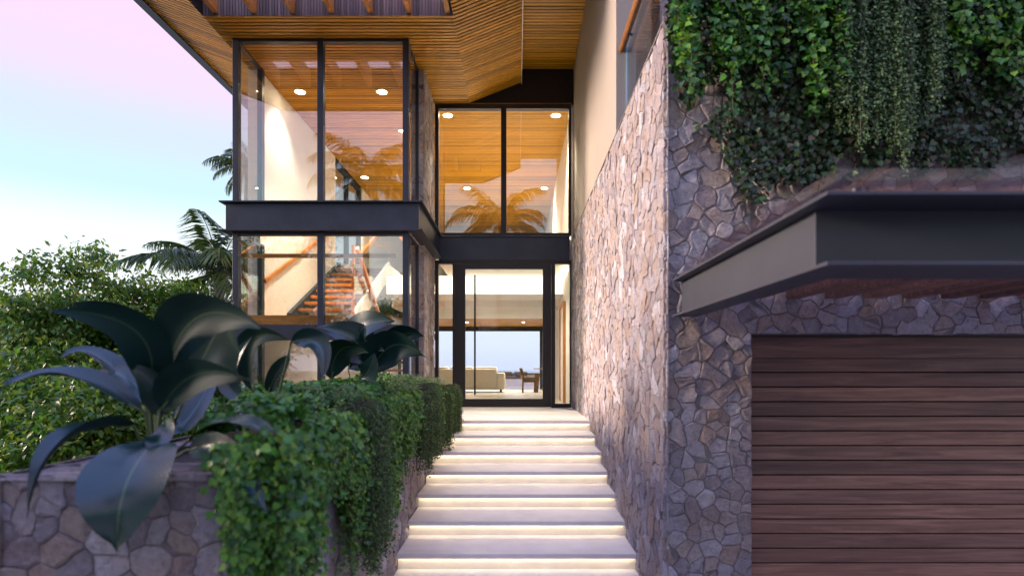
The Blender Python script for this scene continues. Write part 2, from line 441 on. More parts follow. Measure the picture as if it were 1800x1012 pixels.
# ------------------------------------------------------------------ garage wing
XW, YF, ZT = 1.006, 3.87, 2.42        # side face, front face, top
gar = thing('garage_wing', (2.5, 7, GZ), 'rubble stone garage block with wooden plank door on the right', 'building')
core = MB()
core.box(XW+.02, 1.602, YF+.02, 4.06, GZ, ZT-.02); core.box(1.602, 4.3, YF+.02, 4.06, .236, ZT-.02); core.box(4.3, 5.2, YF+.02, 4.06, GZ, ZT-.02)
core.box(XW+.02, 5.2, 4.06, 10.62, GZ, ZT-.021)
obj('wall_core', core, M['mortar'], gar)
front = cells(XW-.012, 5.2, GZ, ZT, (.16,.12,.09,.062), hole=(1.602, 4.3, GZ-1, .236), seed=3)
side = cells(YF+.0, 10.62, GZ, ZT, (.17,.13,.095,.068), seed=5)
TF = lambda u, v, h: (u, YF+.025-h, v)
TS = lambda u, v, h: (XW+.025-h, u, v)
def wf(u, v):
    if u > 3.6: return .01
    return (1000/YF)**2*(.25 if v > 1.25 else 1)
def ws(u, v): return (1000/u)**2*XW/u*(0 if v < -.72-.28*max(0, 7.9-u) else 1)
stones_for(gar, [(front, TF, wf, (XW-.012, 5.2, GZ, ZT)), (side, TS, ws, (YF, 10.62, GZ, ZT))], 300)
cop = MB(); cop.box(XW+.005, 5.2, YF+.005, 10.6, ZT-.02, ZT-.005); obj('coping', cop, M['mortar'], gar)
# plank door, sub-parts are the planks
gd = obj('garage_door', B(1.602, 4.3, 4.02, 4.058, GZ, .234), M['gfill'], gar)
obj('lintel', B(1.604, 4.298, YF+.03, 4.019, .222, .236), M['bronze'], gar)
obj('head_board', B(1.604, 4.298, 3.945, 4.018, .075, .221), M['gwood'], gd, bevel=.002)
pz = .0735
k = 0
while pz > GZ+.05:
    h = .093
    obj('plank', B(1.604, 4.298, 3.952, 4.018, pz-h, pz), M['gwood'], gd, bevel=.003)
    pz -= .1017; k += 1
# stucco storey above, on the wing
sty = thing('upper_wing', (2.2, 8.3, ZT), 'sand stucco upper storey wall above the stone side wall', 'building')
obj('wall', B(1.05, 4.8, 6.03, 10.6, ZT-.004, 6.4), M['stucco'], sty)
obj('sliding_door', B(1.42, 3.6, 5.99, 6.028, ZT, 4.75), M['bronze'], sty)
obj('pane', B(1.50, 3.5, 5.975, 5.987, ZT+.06, 4.68), M['glass'], sty)

# terrace balustrade
bal = thing('glass_balustrade', (1.13, 5, ZT), 'frameless glass balustrade with round timber handrail on the terrace', 'balustrade')
obj('handrail', MB().tube([(1.112, 6.03, 3.385), (1.112, 3.95, 3.385)], [.036,.036], 14), M['timber'], bal, smooth=True)
obj('pane', B(1.155, 1.169, 3.98, 6.015, ZT-.02, 3.42), M['glass_clear'], bal)
obj('pane_edge', B(1.154, 1.17, 6.016, 6.026, ZT-.02, 3.42), M['glass_edge'], bal)
for y in (4.3, 5.0, 5.7): obj('bracket', MB().beam((1.112, y, 3.36), (1.157, y, 3.34), .02, .02), M['steel'], bal)

# ------------------------------------------------------------------ canopy over the garage door
can = thing('steel_canopy', (2.6, 3.0, .35), 'dark steel canopy with timber rafters and glass top over garage door', 'canopy')
XL, XF, YC = 1.118, 1.055, 1.937
cb = MB(); cb.box(XL, XL+.02, 2.14, YF-.01, .367, .592); cb.box(XF, XL+.10, YC, YF-.005, .353, .3665); cb.box(XF, XL+.10, YC, YF-.005, .5925, .606)
obj('side_beam', cb, M['canopy_steel'], can, bevel=.002)
cf = MB(); cf.box(XL-.004, 4.4, 2.125, 2.145, .367, .592); cf.box(XL+.101, 4.4, YC, 2.24, .353, .3664); cf.box(XL+.101, 4.4, YC, 2.24, .5926, .606)
obj('front_beam', cf, M['canopy_steel'], can, bevel=.002)
x = 1.30
while x < 4.3:
    obj('rafter', B(x, x+.10, 2.242, YF-.012, .475, .575), M['gwood'], can, bevel=.003); x += .262
obj('glass_sheet', B(1.118, 4.4, 1.99, 3.83, .660, .700), glass_mat('canopy_glass', 1.5, (.97,.94,.95)), can)
for xx in (1.25, 2.2, 3.2):
    for yy in (2.1, 3.6): obj('standoff', MB().disc((xx, yy), .018, .606, .66, 10), M['steel'], can)

# ------------------------------------------------------------------ entrance stairs
st = thing('entrance_stairs', (0, 6, GZ), 'wide travertine steps with lit nosings leading to the front door', 'stairs')
RIS, GO, Y0, Z0 = .1435, .507, 7.905, -.72
SXL, SXR = -1.03, XW+.015
obj('landing', MB().prism_x([(Y0,Z0),(10.58,Z0),(10.58,Z0-.03),(Y0+.014,Z0-.03),(Y0+.014,Z0-.040),(Y0,Z0-.040)], -1.52, SXR), M['trav'], st)
obj('landing_base', B(-1.52, SXR, Y0+.05, 10.58, GZ, Z0-.0302), M['trav'], st)
k = 0
while True:
    zk = Z0 - RIS*k; yk = Y0 - GO*k
    if k:
        obj('tread', MB().prism_x([(yk,zk),(yk+GO+.049,zk),(yk+GO+.049,zk-.03),(yk+.014,zk-.03),(yk+.014,zk-.040),(yk,zk-.040)], SXL, SXR), M['trav'], st)
        obj('riser', B(SXL, SXR, yk+.05, yk+GO+.048, GZ, zk-.0302), M['trav'], st)
    obj('light_strip', B(SXL+.01, SXR-.02, yk+.016, yk+.028, zk-.0365, zk-.0304), M['led'], st)
    k += 1
    if zk - RIS <= GZ + .02: break

# ------------------------------------------------------------------ planter
pl = thing('stone_planter', (-1.5, 5, GZ), 'long rubble stone planter along the left of the steps', 'planter')
PX0, PX1, PY0, PY1, PZ = -1.99, -1.03, 2.16, 8.0, -.40
pc = MB(); pc.box(PX0+.02, PX1-.02, PY0+.02, PY0+.28, GZ, PZ-.02); pc.box(PX1-.2, PX1-.02, PY0+.28, PY1, GZ, PZ-.02)
pc.box(PX0+.02, PX0+.18, PY0+.28, PY1, GZ, PZ-.02); pc.box(PX0+.18, PX1-.2, PY1-.2, PY1, GZ, PZ-.021)
obj('wall_core', pc, M['mortar'], pl)
pf = cells(PX0, PX1, GZ, PZ, (.155,.12,.09,.062), seed=11); ps = cells(PY0, PY1, GZ, PZ, (.16,.125,.095,.066), seed=12)
pt = cells(PX0, PX1, PY0, PY0+.29, (.2,.15,.12), seed=13); pt2 = cells(PY0+.29, PY1, PX1-.21, PX1, (.3,.2), seed=14); pt3 = cells(PY0+.29, PY1, PX0, PX0+.19, (.3,.2), seed=15)
po = cells(PY0, PY1, GZ-.4, PZ, (.25,.18,.11), seed=16)
stones_for(pl, [(pf, lambda u, v, h: (u, PY0+.025-h, v), lambda u, v: 2e5 if v > -.85 else 100, (PX0, PX1, GZ, PZ)),
                (ps, lambda u, v, h: (PX1-.025+h, u, v), lambda u, v: 1e6/u**3 if v < -.7 else 1e4, (PY0, PY1, GZ, PZ)),
                (pt, lambda u, v, h: (u, v, PZ-.025+h), lambda u, v: 1e5, (PX0, PX1, PY0, PY0+.29)),
                (pt2, lambda u, v, h: (v, u, PZ-.025+h), lambda u, v: 10, (PY0+.29, PY1, PX1-.21, PX1)),
                (pt3, lambda u, v, h: (v, u, PZ-.025+h), lambda u, v: 1e4 if u < 3.5 else 1, (PY0+.29, PY1, PX0, PX0+.19)),
                (po, lambda u, v, h: (PX0+.025-h, u, v), lambda u, v: 0, (PY0, PY1, GZ-.4, PZ))], 260)
obj('soil_bed', B(PX0+.18, PX1-.2, PY0+.28, PY1-.2, PZ-.4, PZ-.06), M['soil'], pl)

# ------------------------------------------------------------------ the house
ho = thing('house', (-1.5, 14, GZ), 'modern house with glass stair bay, wood slat soffit and dark steel beams', 'building')
D = 10.64; ZS = 4.93; YE = 6.28; YB = 21.6
OX0, OX1, OY0, OY1 = -4.40, -.894, 7.05, 7.95        # opening in the eaves
XE, ZE = -5.468, 5.336
roof = MB()
secL = [(XE, ZE+.03), (OX0, ZS+.034), (OX0, 5.30), (XE, 5.62)]
secR = [(OX1, ZS+.034), (.085, 5.354), (.085, 5.598), (1.35, 5.598), (1.35, 5.9), (.085, 5.9), (OX1, 5.30)]
roof.prism_y(secL, YE, 16.5)
roof.prism_y([(OX1, ZS+.034), (.085, 5.354), (.085, 5.64), (OX1, 5.30)], YE, D)
roof.box(.085, 1.045, YE, D, 5.598, 5.9)
roof.box(OX0, OX1, YE, OY0, ZS+.034, 5.30); roof.box(OX0, OX1, OY1+.02, D, ZS+.034, 5.30)
roof.box(OX0, 1.3, D+.11, YB, ZS+.034, 5.30)
ro = obj('roof', roof, M['slat_dark'], ho)
fa = MB(); fa.box(XE-.05, XE, YE-.05, 16.5, ZE-.02, 5.66); fa.prism_y([(XE, ZE-.02), (OX0, ZS-.03), (OX0, 5.34), (XE, 5.66)], YE-.05, YE)
fa.box(OX0, OX1, YE-.05, YE, ZS-.03, 5.34); fa.prism_y([(OX1, ZS-.03), (.085, 5.30), (.085, 5.7), (OX1, 5.34)], YE-.05, YE); fa.box(.085, 1.045, YE-.05, YE, 5.55, 5.95)
fa.hexa([(XE-.05,YE-.05,ZE-.045),(XE+.12,YE-.05,ZE-.085),(XE+.12,16.5,ZE-.085),(XE-.05,16.5,ZE-.045),(XE-.05,YE-.05,ZE-.022),(XE+.12,YE-.05,ZE-.062),(XE+.12,16.5,ZE-.062),(XE-.05,16.5,ZE-.022)])
obj('fascia', fa, M['steel'], ro)
obj('edge_trim', B(.075, .09, YE, D, 5.318, 5.60), M['trim'], ro)
# slats: 8 cm pitch
sl = MB(); y = YE
while y < YB:
    y1 = y+.052; t = .014
    if y1 < 16.4:
        sl.prism_x([(0,0)], 0, 0) if False else None
        sl.hexa([(XE,y,ZE),(OX0,y,ZS),(OX0,y1,ZS),(XE,y1,ZE),(XE,y,ZE+t),(OX0,y,ZS+t),(OX0,y1,ZS+t),(XE,y1,ZE+t)])
    if y1 < D:
        if not (OY0-.07 < y < OY1): sl.box(OX0+.002, OX1-.002, y, y1, ZS, ZS+t)
        sl.hexa([(OX1,y,ZS),(.08,y,5.318),(.08,y1,5.318),(OX1,y1,ZS),(OX1,y,ZS+t),(.08,y,5.318+t),(.08,y1,5.318+t),(OX1,y1,ZS+t)])
        sl.box(.092, 1.045, y, y1, 5.565, 5.565+t)
    else:
        sl.box(-4.24, 1.02, y, y1, ZS, ZS+t)
    y += .08
tag(obj('soffit_slats', sl, M['slat'], ro), kind='stuff')
# lining of the opening and its rafters
li = MB(); x = OX0+.01
while x < OX1-.03:
    li.box(x, x+.034, OY1-.002, OY1+.016, ZS-.002, 5.30); x += .042
tag(obj('opening_lining', li, M['slat_grey'], ro), kind='stuff')
lb = MB(); lb.box(OX0, OX1, OY1+.0165, OY1+.0195, ZS+.03, 5.29); lb.box(OX0-.0, OX0+.006, OY0, OY1, ZS, 5.30); lb.box(OX1-.006, OX1, OY0, OY1, ZS, 5.30)
obj('opening_frame', lb, M['slat_dark'], ro)
for i in range(7):
    x = -4.21+.540*i
    obj('rafter', B(x-.035, x+.035, OY0, OY1-.004, ZS+.03, 5.24), M['rafter'], ro, bevel=.004)

# walls
obj('left_wall', B(-4.45, -4.25, 9.40, 13.3, GZ, ZS+.03), M['plaster'], ho)
obj('left_wall', B(-4.45, -4.25, 15.6, YB, GZ, ZS+.03), M['plaster'], ho)
obj('left_wall', B(-4.45, -4.25, 13.3, 15.6, GZ, 2.48), M['plaster'], ho)
lw = obj('side_window', MB().box(-4.40,-4.28,13.302,13.36,2.482,ZS).box(-4.40,-4.28,15.54,15.598,2.482,ZS).box(-4.40,-4.28,14.42,14.47,2.482,ZS).box(-4.40,-4.28,13.36,15.54,4.86,ZS-.002), M['bronze'], ho)
obj('pane', B(-4.35,-4.338,13.36,15.54,2.5,4.86), M['glass'], lw)
obj('right_wall', B(1.02, 1.30, D+.1, YB, GZ, ZS+.03), M['plaster'], ho)
obj('back_wall', B(-4.25, 1.02, YB-.2, YB, 2.5, ZS+.0), M['plaster'], ho)
obj('gable_panel', B(-1.53, 1.06, D+.005, D+.10, ZS, 5.88), M['black'], ho)
obj('plinth', B(-4.25, -1.54, 8.55, 20, GZ-1.2, Z0-.02), M['plaster'], ho)
# stone pier between the bay and the door
pr = obj('stone_pier', B(-1.85, -1.545, 9.42, 10.62, GZ, ZS+.02), M['mortar'], ho)
pa = cells(-1.86, -1.53, GZ, ZS, (.2,.14,.09), seed=21); pb = cells(9.40, 10.62, GZ, ZS, (.22,.15,.09), seed=22)
pm = MB()
for p in pa: stone_geo(pm, p, lambda u, v, h: (u, 9.425-h, v), bounds=(-1.86,-1.53,GZ,ZS))
for p in pb: stone_geo(pm, p, lambda u, v, h: (-1.55+h, u, v), bounds=(9.40,10.62,GZ,ZS))
tag(obj('small_stones', pm, M['stone'], pr), kind='stuff')
# slabs and ceilings
obj('ground_floor', MB().box(-4.25, -1.54, 8.60, D+.06, Z0-.3, Z0-.002).box(-4.25, 1.02, D+.061, 25.5, Z0-.3, Z0-.001), M['floor'], ho)
obj('upper_floor', B(-1.53, 1.02, D+.12, 20.0, 2.06, 2.44), M['plaster'], ho)
obj('gallery_floor', B(-4.25, -3.05, 13.46, 20.0, 1.99, 2.48), M['plaster'], ho)
obj('gallery_floor', B(-3.05, -1.53, 15.6, 20.0, 1.99, 2.478), M['plaster'], ho)
obj('bulkhead', B(-2.9, 1.02, 12.62, 13.8, 1.653, 2.058), M['plaster'], ho)
obj('bulkhead', B(-3.04, 1.02, 13.8, 16.9, 1.49, 2.056), M['plaster'], ho)
obj('light_band', B(-2.88, 1.0, 12.60, 12.618, 1.66, 2.05), M['band'], ho)
tsl = MB(); y = 16.9
while y < 21.5: tsl.box(-4.24, 1.02, y, y+.064, 1.49, 1.515); y += .08
tag(obj('terrace_soffit_slats', tsl, M['slat'], ho), kind='stuff')
obj('terrace_soffit', B(-4.24, 1.02, 16.9, 21.6, 1.516, 1.98), M['slat_dark'], ho)
sld = obj('sliding_door', MB().box(-4.2, 1.0, 20.05, 20.15, 1.327, 1.488).box(.80, .90, 20.05, 20.15, Z0, 1.327).box(-4.2, -4.1, 20.05, 20.15, Z0, 1.327), M['bronze'], ho)
obj('inner_door', B(.985, 1.018, 12.0, 12.9, Z0, 1.35), M['plaster'], ho)
obj('door_frame', MB().box(.96, 1.016, 11.93, 12.0, Z0, 1.42).box(.96, 1.016, 12.0, 12.97, 1.351, 1.42).box(.96, 1.016, 12.9, 12.97, Z0, 1.35), M['timber'], ho)
obj('wall_light', B(.985, 1.0, 11.3, 12.5, 1.97, 2.0), M['cove'], ho)

# steel beams round the bay at floor level
def channel(axis, a0, a1, web, out, z0, z1, mb):
    pass
bf = MB(); bf.box(-4.33, -1.46, 8.45, 8.60, 2.06, 2.459); bf.box(-4.40, -1.395, 8.38, 8.60, 2.04, 2.0595); bf.box(-4.40, -1.395, 8.38, 8.60, 2.4595, 2.48)
obj('steel_beam', bf, M['steel'], ho, bevel=.002)
br = MB(); br.box(-1.60, -1.459, 8.601, D-.02, 2.06, 2.459); br.box(-1.60, -1.394, 8.601, D-.02, 2.04, 2.0594); br.box(-1.60, -1.394, 8.601, D-.02, 2.4596, 2.48)
obj('steel_beam', br, M['steel'], ho, bevel=.002)
bl = MB(); bl.box(-4.33, -4.24, 8.601, 9.39, 2.06, 2.459); bl.box(-4.40, -4.24, 8.601, 9.39, 2.04, 2.0594); bl.box(-4.40, -4.24, 8.601, 9.39, 2.4596, 2.48)
obj('steel_beam', bl, M['steel'], ho, bevel=.002)
bc = MB(); bc.box(-1.458, XW-.03, D-.06, D+.10, 2.02, 2.465); bc.box(-1.393, XW-.03, D-.10, D-.0605, 2.445, 2.465)
obj('steel_beam', bc, M['steel'], ho, bevel=.002)

# bay windows
PW = [(-4.25,-4.165), (-2.985,-2.895), (-1.71,-1.62)]
def bay(z0, z1, transom=None):
    fr = MB()
    w = obj('bay_window', B(-4.164, -1.711, 8.5, 8.58, z1-.045, z1), M['steel'], ho); obj('sill', B(-4.164, -1.711, 8.5, 8.58, z0, z0+.03), M['steel'], w)
    for a, b in PW: obj('post', B(a, b, 8.49, 8.59, z0, z1), M['steel'], w, bevel=.003)
    obj('post', B(-4.25, -4.17, 9.30, 9.395, z0, z1), M['steel'], w); obj('post', B(-1.68, -1.62, 9.33, 9.39, z0, z1), M['steel'], w)
    obj('side_rail', B(-4.23, -4.18, 8.591, 9.299, z1-.045, z1-.001), M['steel'], w); obj('side_rail', B(-1.67, -1.63, 8.591, 9.329, z1-.045, z1-.001), M['steel'], w)
    zz = [(z0+.03, z1-.045)]
    if transom:
        obj('transom', B(-4.164, -1.711, 8.488, 8.588, transom[0], transom[1]), M['steel'], w)
        zz = [(z0+.03, transom[0]), (transom[1], z1-.045)]
    for a, b in zz:
        obj('pane', B(-4.165, -2.985, 8.535, 8.547, a, b), M['glass'], w); obj('pane', B(-2.895, -1.71, 8.535, 8.547, a, b), M['glass'], w)
        obj('side_pane', B(-4.215, -4.203, 8.59, 9.30, a, b), M['glass'], w); obj('side_pane', B(-1.655, -1.643, 8.59, 9.33, a, b), M['glass'], w)
    return w
bay(2.481, ZS-.002)
bay(Z0, 2.039, (.43, .66))

# upper centre window
cw = obj('entrance_window', MB().box(-1.53, XW-.0, D-.05, D+.06, 4.84, ZS-.001).box(-1.457, XW-.0, D-.05, D+.06, 2.481, 2.53)
         .box(-1.53, -1.465, D-.05, D+.06, 2.53, 4.84).box(XW-.045, XW, D-.05, D+.06, 2.53, 4.84), M['bronze'], ho)
obj('mullion', B(-.30, -.20, D-.055, D+.065, 2.53, 4.84), M['bronze'], cw)
obj('pane', B(-1.465, -.30, D, D+.012, 2.53, 4.84), M['glass'], cw); obj('pane', B(-.20, XW-.045, D, D+.012, 2.53, 4.84), M['glass'], cw)

# front door with sidelights
fd = obj('front_door', MB().box(-1.53, XW, D-.05, D+.06, 1.955, 2.019).box(-1.53, -1.468, D-.05, D+.06, Z0, 1.955).box(XW-.022, XW, D-.05, D+.06, Z0, 1.955)
         .box(-1.202, -1.165, D-.05, D+.06, Z0, 1.955).box(.64, .709, D-.05, D+.06, Z0, 1.955)
         .box(-1.468, -1.202, D-.05, D+.06, Z0, -.65).box(.709, XW-.022, D-.05, D+.06, Z0, -.65), M['bronze'], ho)
obj('door_leaf', MB().box(-1.16, -.968, D-.035, D+.035, Z0+.01, 1.95).box(.479, .635, D-.035, D+.035, Z0+.01, 1.95)
    .box(-.968, .479, D-.035, D+.035, 1.862, 1.95).box(-.968, .479, D-.035, D+.035, Z0+.01, -.56), M['bronze'], fd)
obj('door_pane', B(-.968, .479, D-.006, D+.006, -.56, 1.862), M['glass_clear'], fd)
obj('side_pane', B(-1.468, -1.202, D-.006, D+.006, -.65, 1.955), M['glass_clear'], fd); obj('side_pane', B(.709, XW-.022, D-.006, D+.006, -.65, 1.955), M['glass_clear'], fd)
obj('pull_handle', MB().tube([(-.782, D-.10, -.48), (-.782, D-.10, 1.735)], [.017,.017], 10).beam((-.782, D-.10, -.2), (-.782, D-.03, -.2), .015, .015).beam((-.782, D-.10, 1.4), (-.782, D-.03, 1.4), .015, .015), M['black'], fd)

# ------------------------------------------------------------------ inside: stair, sofa, chair, table
si = thing('inner_staircase', (-3.2, 11.5, Z0), 'timber tread staircase with glass balustrades behind the bay window', 'staircase')
obj('half_landing', B(-4.24, -1.93, 8.75, 10.5, .62, .80), M['plaster'], si)
obj('landing_edge', B(-4.24, -1.93, 8.70, 8.749, .60, .82), M['tread'], si)
obj('landing_boards', B(-4.24, -1.93, 8.75, 10.5, .801, .82), M['tread'], si)
for i in range(10):
    z = .82+.1655*(i+1); y = 10.5+.32*i
    if i < 9: obj('tread', B(-4.17, -3.08, y, y+.34, z-.055, z), M['tread'], si, bevel=.004)
    if i < 9: obj('tread', B(-3.0, -1.95, y+.0, y+.34, .82-.1655*(i+1)-.05, .82-.1655*(i+1)), M['tread'], si)
for xa, xb in ((-4.248,-4.175), (-3.075,-3.02)):
    obj('stringer', MB().prism_x([(10.5,.62),(10.5,1.03),(13.46,2.52),(13.46,2.15)], xa, xb), M['plaster' if xa > -4 else 'steel'], si)
obj('handrail', MB().beam((-4.2,8.9,1.765), (-1.9,8.9,1.765), .05, .06), M['timber'], si)
obj('handrail', MB().beam((-4.17,9.4,1.35+.1), (-4.17,13.5,3.45), .05, .07), M['timber'], si)
obj('handrail', MB().beam((-3.05,10.55,1.95), (-3.05,13.46,3.45), .05, .07), M['timber'], si)
obj('handrail', MB().beam((-2.98,10.6,2.25), (-2.98,13.2,.55), .06, .08), M['timber'], si)
obj('handrail', MB().beam((-3.05,10.5,1.97), (-3.05,11.0,2.26), .05, .07), M['timber'], si)
obj('handrail', MB().beam((-3.05,13.46,3.45), (-3.05,17,3.45), .05, .07), M['timber'], si)
obj('handrail', MB().beam((-3.05,15.6,3.4), (-1.53,15.6,3.4), .05, .07), M['timber'], si)
obj('newel', B(-3.045,-3.0,10.46,10.5,.82,2.28), M['timber'], si)
obj('glass_panel', B(-4.15,-1.95,8.905,8.915,.83,1.73), M['glass_clear'], si)
obj('glass_panel', MB().prism_x([(10.6,1.05),(10.6,1.9),(13.4,3.36),(13.4,2.5)], -3.055,-3.045), M['glass_clear'], si)
obj('glass_panel', B(-3.045,-1.55,15.595,15.605,2.5,3.37), M['glass_clear'], si)

so = thing('sofa', (-1.5, 17.6, Z0), 'long cream fabric sofa seen from behind through the front door', 'sofa')
obj('base', B(-2.9, -.42, 17.45, 18.3, Z0+.09, Z0+.42), M['fabric'], so, bevel=.03)
obj('backrest', B(-2.9, -.62, 17.40, 17.62, Z0+.10, .0), M['fabric'], so, bevel=.04)
obj('armrest', B(-.62, -.38, 17.38, 18.3, Z0+.09, -.13), M['fabric'], so, bevel=.04)
for i in range(3): obj('back_cushion', B(-2.85+.75*i, -2.12+.75*i, 17.56, 17.82, -.32, .07), M['fabric'], so, bevel=.07)
for x in (-2.8, -.5): obj('leg', B(x-.03, x+.03, 17.5, 17.56, Z0, Z0+.09), M['black'], so)

ac = thing('armchair', (.4, 17.5, Z0), 'low wooden armchair with brown cushions beyond the front door', 'chair')
obj('seat', B(.19, .66, 17.35, 17.85, -.36, -.24), M['cushion'], ac, bevel=.03)
obj('backrest', MB().prism_y([(.15,-.32),(.25,-.32),(.16,.03),(.06,.03)], 17.38, 17.82), M['cushion'], ac, bevel=.03)
for y in (17.30, 17.86):
    obj('armrest', B(.14, .70, y, y+.05, -.17, -.13), M['teak'], ac)
    obj('leg', B(.15, .20, y, y+.05, Z0, -.17), M['teak'], ac); obj('leg', MB().prism_y([(.52,Z0),(.64,Z0),(.69,-.17),(.55,-.17)], y, y+.05), M['teak'], ac)
obj('seat_frame', B(.17, .66, 17.35, 17.86, -.41, -.362), M['teak'], ac)
dt = thing('dining_table', (.85, 18.6, Z0), 'round dark dining table at the right edge of the door view', 'table')
obj('tabletop', MB().disc((.95, 18.6), .42, -.01, .02, 24), M['teak'], dt); obj('leg', MB().tube([(.95,18.6,Z0),(.95,18.6,-.01)], [.14,.05], 12), M['teak'], dt)
be = thing('terrace_bench', (-.2, 23.8, Z0), 'pale built-in bench with dark cushions on the far terrace', 'bench')
obj('seat', B(-3.2, .9, 23.6, 24.3, Z0, -.42), M['trav'], be); obj('backrest', B(-3.2, .9, 24.2, 24.4, -.42, -.17), M['trav'], be)
for x in (-1.1, -.35, .45): obj('cushion', B(x-.3, x+.3, 23.62, 24.15, -.415, -.30), M['cushion'], be, bevel=.03)
for x in (-.5, .15): obj('back_cushion', B(x-.28, x+.28, 24.0, 24.18, -.29, -.12), M['cushion'], be, bevel=.03)

# ------------------------------------------------------------------ ceiling lamps (visible fittings first, then added living room and hall lamps)
def downlight(x, y, label, power, z=ZS, spot=105, r=.085, grp='recessed ceiling downlights'):
    t = thing('downlight', (x, y, z), label, 'downlight', grp)
    ring = MB(); n = 24
    for k in range(n):
        a = 2*math.pi*k/n
        ring.v += [(x+math.cos(a)*r*1.25, y+math.sin(a)*r*1.25, z-.006), (x+math.cos(a)*r, y+math.sin(a)*r, z-.006), (x+math.cos(a)*r, y+math.sin(a)*r, z+.02), (x+math.cos(a)*r*1.25, y+math.sin(a)*r*1.25, z+.02)]
    for k in range(n):
        j = (k+1) % n
        for q in range(4): ring.f.append((k*4+q, j*4+q, j*4+(q+1)%4, k*4+(q+1)%4))
    obj('trim_ring', ring, M['trim'], t)
    obj('lens', MB().disc((x, y), r*.98, z-.003, z+.01, 24), M['lamp'], t)
    l = bpy.data.lights.new('lamp', 'SPOT'); l.energy = power; l.color = (1, .83, .62); l.spot_size = R(spot); l.spot_blend = .7; l.shadow_soft_size = .08
    lo = bpy.data.objects.new('lamp', l); COL.objects.link(lo); lo.location = (x, y, z-.03)
    put(lo, t)
    return t
DP = 680
for x, y, lb in ((-3.87,10.14,'lit round downlight in bay ceiling nearest the white wall'), (-2.41,10.14,'lit round downlight in bay ceiling nearest the stone pier'),
              (-1.35,11.08,'lit downlight in the upper left corner of the entrance window'), (.753,11.08,'lit downlight in the upper right corner of the entrance window'),
              (-3.93,14.67,'small lit downlight deep in the ceiling beyond the bay'), (-1.37,15.55,'deep lit downlight seen low through the left entrance pane'),
              (.746,15.55,'deep lit downlight seen low through the right entrance pane')):
    downlight(x, y, lb, DP*(.27 if x < -3.5 else 1))
for i, (x, y) in enumerate(((-1.6,18.2), (.2,18.2))):  # lamps from here on are added to brighten living room and hall
    downlight(x, y, ('added ceiling downlight over the cream sofa', 'added ceiling downlight over the armchair')[i], 260, 1.488, 140, .05, 'added living room downlights')
downlight(-.3, 11.6, 'added downlight in the hall ceiling just inside the front door', 180, 2.058, 140, .06, 'added hall downlights')
downlight(-2.4, 11.8, 'added downlight in the ceiling beside the inner stair', 190, ZS-.0001, 140, .05, 'added hall downlights')

# ------------------------------------------------------------------ foliage tools
IVY_V = np.array([(0,0,0),(-.42,.08,.06),(-.46,.42,.05),(-.22,.72,.0),(0,1,-.12),(.22,.72,.0),(.46,.42,.05),(.42,.08,.06),(0,.45,-.05)])
IVY_F = np.array([(0,8,1),(1,8,2),(2,8,3),(3,8,4),(4,8,5),(5,8,6),(6,8,7),(7,8,0)])
NAR_V = np.array([(0,0,0),(-.16,.35,.05),(0,1,-.1),(.16,.35,.05),(0,.45,-.02)])
BRD_V = np.array([(0,0,0),(-.24,.38,.06),(0,1,-.14),(.24,.38,.06),(0,.45,-.03)])
NAR_F = np.array([(0,4,1),(1,4,2),(2,4,3),(3,4,0)])
TIN_V = np.array([(0,0,0),(-.28,.5,.05),(0,1,0),(.28,.5,.05)]); TIN_F = np.array([(0,2,1),(0,3,2)])
def leaves(name, base, pos, dirs, nrm, size, mt, parent):
    V, F = base
    pos = np.asarray(pos, float); m = len(pos)
    y = np.asarray(dirs, float); y /= np.linalg.norm(y, axis=1, keepdims=True)+1e-9
    z = np.asarray(nrm, float); z = z - (z*y).sum(1, keepdims=True)*y; z /= np.linalg.norm(z, axis=1, keepdims=True)+1e-9
    x = np.cross(y, z); s = np.asarray(size, float).reshape(-1,1,1)*np.ones((m,1,1))
    Rm = np.stack([x, y, z], axis=1)                       # rows are axes
    vv = np.einsum('ki,mij->mkj', V, Rm)*s + pos[:,None,:]
    ff = (F[None,:,:] + (np.arange(m)*len(V))[:,None,None]).reshape(-1,3)
    me = bpy.data.meshes.new(name); vv = vv.reshape(-1,3)
    me.vertices.add(len(vv)); me.vertices.foreach_set('co', vv.astype('f4').ravel())
    me.loops.add(ff.size); me.loops.foreach_set('vertex_index', ff.astype('i4').ravel())
    me.polygons.add(len(ff)); me.polygons.foreach_set('loop_start', np.arange(0, ff.size, 3, dtype='i4')); me.polygons.foreach_set('loop_total', np.full(len(ff), 3, dtype='i4'))
    me.update(); me.validate(); me.materials.append(mt)
    o = bpy.data.objects.new(name, me); COL.objects.link(o); return put(o, parent)
def n1(x, s=0): return mnoise.noise(Vector((x, s*3.7+.5, s)))
def rnd(n, s=1.0): return rng.normal(0, s, (n, 3))

